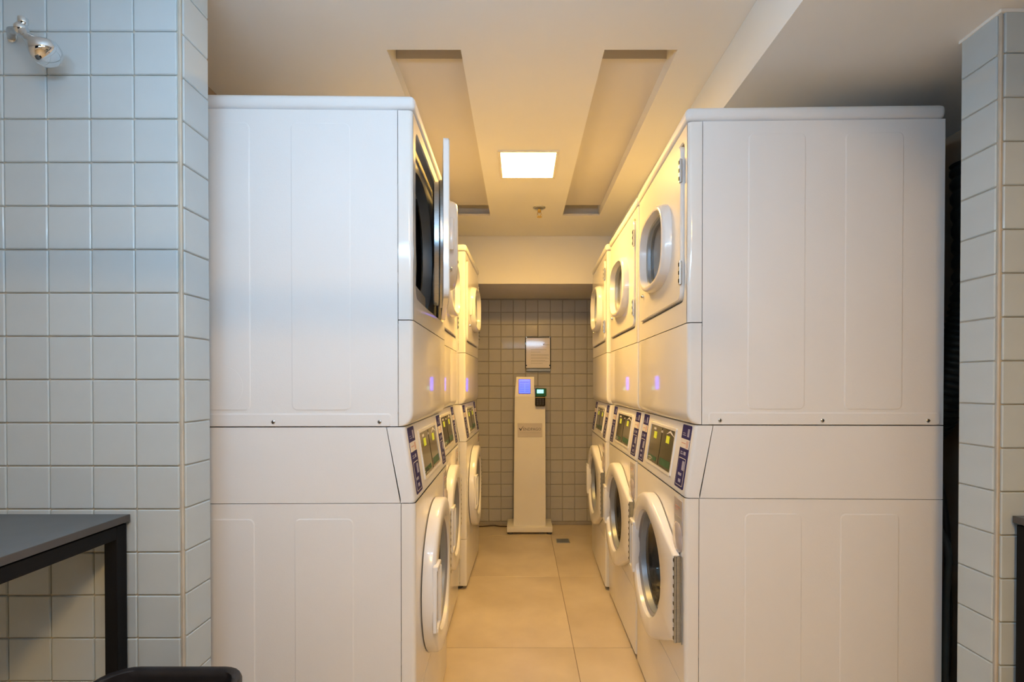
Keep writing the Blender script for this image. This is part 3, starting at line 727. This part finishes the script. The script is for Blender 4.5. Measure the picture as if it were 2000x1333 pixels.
for k, (zz, w) in enumerate(((0.030, .13), (0.010, .08), (-0.012, .15), (-0.020, .15), (-0.036, .14), (-0.044, .15), (-0.060, .12), (-0.068, .15), (-0.084, .10))): mb.box((-0.06, -0.0100, zz), (-0.06+w, -0.0094, zz+0.0025))
tag(mb.build('text_lines', parent=pp), kind='stuff')
for sx in (-1, 1):
    for z in (-0.10, 0.135):
        mb = MB(); mb.use('chrome'); mb.lathe([(0.005, -0.018), (0.006, -0.016), (0.006, -0.0005)], 'y', (sx*0.098, 0, z), 12, True, True); mb.build('stand_off', parent=t, smooth=40)
# floor drain
t = thing('floor_drain', 'small square dark metal floor drain grate to the right of the kiosk', 'drain', (0.322, 3.85, 0))
mb = MB(); mb.use('steel')
for a, b in (((-.05, -.05), (.05, -.042)), ((-.05, .042), (.05, .05)), ((-.05, -.042), (-.042, .042)), ((.042, -.042), (.05, .042))): mb.box((*a, 0.0003), (*b, 0.003))
mb.build('rim', parent=t)
mb = MB(); mb.use('slot'); mb.box((-.042, -.042, 0.0003), (.042, .042, 0.001)); mb.build('pit', parent=t)
for k in range(6):
    mb = MB(); mb.use('galv'); mb.box((-.042, -.033+.0125*k, 0.001), (.042, -.029+.0125*k, 0.0028)); mb.build('bar', parent=t)

# ------------------------------------------------------------------ tables
def table(label, xe, side, yb):
    """xe: the end that shows, side=+1 when that end looks towards +x"""
    L, D, Z = 1.00, 0.60, 0.877
    t = thing('side_table', label, 'table', (xe, yb, 0), 0, 'dark tables against the tiled walls')
    s_ = -side
    mb = MB(); mb.use('tabletop'); mb.box((0, -D, Z-0.0165), (s_*L, 0, Z), 0.001); mb.build('tabletop', parent=t)
    mb = MB(); mb.use('edgeband'); mb.box((-s_*0.0012, -D-0.001, Z-0.0162), (0, 0.0, Z-0.0003)); mb.build('edge_band', parent=t)
    q = 0.030
    for x in (s_*0.004, s_*(L-q-0.004)):
        for y in (-D+0.004, -q-0.004):
            mb = MB(); mb.use('black'); xa, xb = sorted((x, x+s_*q)); mb.box((xa, y, 0.006), (xb, y+q, Z-0.0165-0.004), 0.0012); lg = mb.build('leg', parent=t)
            mb = MB(); mb.use('rubber'); mb.lathe([(0.012, 0), (0.012, 0.007)], 'z', ((xa+xb)/2, y+q/2, 0), 12, True, True); mb.build('foot', parent=lg)
    zr = Z-0.0205
    for x in (s_*0.004, s_*(L-q-0.004)):
        mb = MB(); mb.use('black'); xa, xb = sorted((x, x+s_*q)); mb.box((xa, -D+q+0.004, zr-q), (xb, -q-0.004, zr), 0.001); mb.build('side_rail', parent=t)
    for y in (-D+0.004, -q-0.004):
        mb = MB(); mb.use('black'); xa, xb = sorted((s_*(q+0.004), s_*(L-q-0.004))); mb.box((xa, y, zr-q), (xb, y+q, zr), 0.001); mb.build('long_rail', parent=t)
    mb = MB(); mb.use('black'); xa, xb = sorted((s_*0.02, s_*(L-0.02))); mb.box((xa, -D+0.02, Z-0.0208), (xb, -0.02, Z-0.0166)); mb.build('underside', parent=t)
    return t
table('dark grey topped table with black square legs against the left tiled wall', -0.928, 1, 1.214)
table('dark table with black frame at the right edge, against the right tiled pillar', 1.158, -1, 1.200)

# ------------------------------------------------------------------ bin
t = thing('waste_bin', 'open black plastic waste bin on the floor by the left table', 'bin', (-0.772, 0.985, 0))
def ringz(w, d, r, z): return [(p[0], p[1], z) for p in rrect(w, d, r, 6)]
w0, d0 = 0.318, 0.37; ZB = 0.540
mb = MB(); mb.use('binp')
mb.loft([ringz(w0*0.80, d0*0.80, 0.05, 0.0), ringz(w0*0.82, d0*0.82, 0.055, 0.01), ringz(w0-0.030, d0-0.030, 0.055, ZB-0.02)], cap0=True)
mb.loft([ringz(w0*0.78, d0*0.78, 0.05, 0.006), ringz(w0-0.036, d0-0.036, 0.052, ZB-0.02)], cap0=True)
mb.build('body', parent=t, smooth=50)
mb = MB(); mb.use('binp')
mb.loft([ringz(w0-0.036, d0-0.036, 0.052, ZB-0.020), ringz(w0-0.034, d0-0.034, 0.053, ZB-0.004), ringz(w0-0.024, d0-0.024, 0.055, ZB), ringz(w0-0.006, d0-0.006, 0.060, ZB-0.001), ringz(w0, d0, 0.062, ZB-0.008), ringz(w0, d0, 0.062, ZB-0.030), ringz(w0-0.028, d0-0.028, 0.055, ZB-0.030)])
mb.build('rim', parent=t, smooth=50)

# ------------------------------------------------------------------ shower head on the left wall
t = thing('shower_head', 'small chrome shower head on a short arm, high on the left tiled wall', 'shower head', (-1.200, 1.2185, 2.005))
mb = MB(); mb.use('chrome'); mb.lathe([(0.012, 0.0), (0.012, -0.003), (0.008, -0.006)], 'y', (0, 0, 0), 24, True, True); mb.build('wall_flange', parent=t, smooth=40)
mb = MB(); mb.use('steel'); mb.tube([(0, -0.004, 0), (0.03, -0.035, -0.006), (0.068, -0.058, -0.022), (0.084, -0.066, -0.030)], 0.0080, 12); mb.build('arm', parent=t, smooth=60)
mb = MB(); mb.use('chrome')
mb.lathe([(0.002, -0.014), (0.009, -0.012), (0.0135, -0.004), (0.0135, 0.004), (0.009, 0.012), (0.002, 0.014)], 'z', (0.086, -0.068, -0.026), 20, True, True)
mb.lathe([(0.007, -0.012), (0.0095, -0.006), (0.0095, 0.004), (0.004, 0.008)], 'z', (0.090, -0.068, -0.006), 16, True, True)
mb.tube([(0.088, -0.068, -0.028), (0.102, -0.072, -0.046)], 0.010, 14, radii=[0.011, 0.009])
mb.build('swivel_joint', parent=t, smooth=60)
mb = MB(); mb.use('chrome')
pr = [(0.008, 0.0), (0.0115, 0.005), (0.0135, 0.014), (0.0185, 0.028), (0.0250, 0.042), (0.0295, 0.054), (0.0310, 0.062), (0.0288, 0.070), (0.0235, 0.076), (0.0150, 0.0795), (0.0050, 0.081)]
mb.lathe(pr, 'z', (0, 0, 0), 40, True, True)
d = Vector((0.72, -0.04, -0.60)).normalized(); q = d.to_track_quat('Z', 'Y').to_matrix().to_4x4()
mb.xform(Matrix.Translation((0.098, -0.070, -0.042)) @ q); mb.build('spray_cone', parent=t, smooth=50)

# ------------------------------------------------------------------ hoses in the dark gap behind the right row
def smooth_path(pts, n=8):
    P = [Vector(p) for p in pts]; P = [P[0]]+P+[P[-1]]; out = []
    for i in range(1, len(P)-2):
        for k in range(n):
            u = k/n; a, b, c, e = P[i-1:i+3]
            out.append(0.5*((2*b)+(c-a)*u+(2*a-5*b+4*c-e)*u*u+(3*b-a-3*c+e)*u**3))
    out.append(P[-2]); return out
t = thing('exhaust_duct', 'dark corrugated exhaust duct in the gap behind the nearest right machine', 'duct', (1.30, 1.62, 1.0))
pth = smooth_path([(0.19, 0.30, 0.02), (0.12, 0.16, 0.03), (0.085, 0.06, 0.12), (0.125, 0.05, 0.30), (0.155, 0.03, 0.50), (0.155, 0.04, 0.90)], 26)
mb = MB(); mb.use('duct'); mb.tube(pth, 0.05, 18, radii=[0.055 if i % 3 else 0.047 for i in range(len(pth))]); mb.build('flexible_tube', parent=t, smooth=50)
for (nm, lab, off, m_, pts) in (
    ('drain_hose', 'grey drain hose hanging low in the gap behind the nearest right machine', 0, 'hoseg', [(1.30, 1.95, 0.80), (1.32, 1.80, 0.82), (1.345, 1.62, 0.70), (1.335, 1.60, 0.50), (1.30, 1.56, 0.30), (1.285, 1.54, 0.10), (1.29, 1.56, 0.02)]),
    ('supply_hose', 'thin black supply hose in the gap behind the nearest right machine', 0, 'hose', [(1.50, 1.9, 0.95), (1.44, 1.76, 0.86), (1.41, 1.69, 0.72), (1.40, 1.67, 0.55), (1.41, 1.68, 0.35), (1.44, 1.72, 0.22), (1.48, 1.78, 0.10)])):
    t = thing(nm, lab, 'hose', pts[0])
    mb = MB(); mb.use(m_); P = smooth_path([Vector(p)-Vector(pts[0]) for p in pts], 10); mb.tube(P, 0.010, 10); mb.build('tube', parent=t, smooth=60)
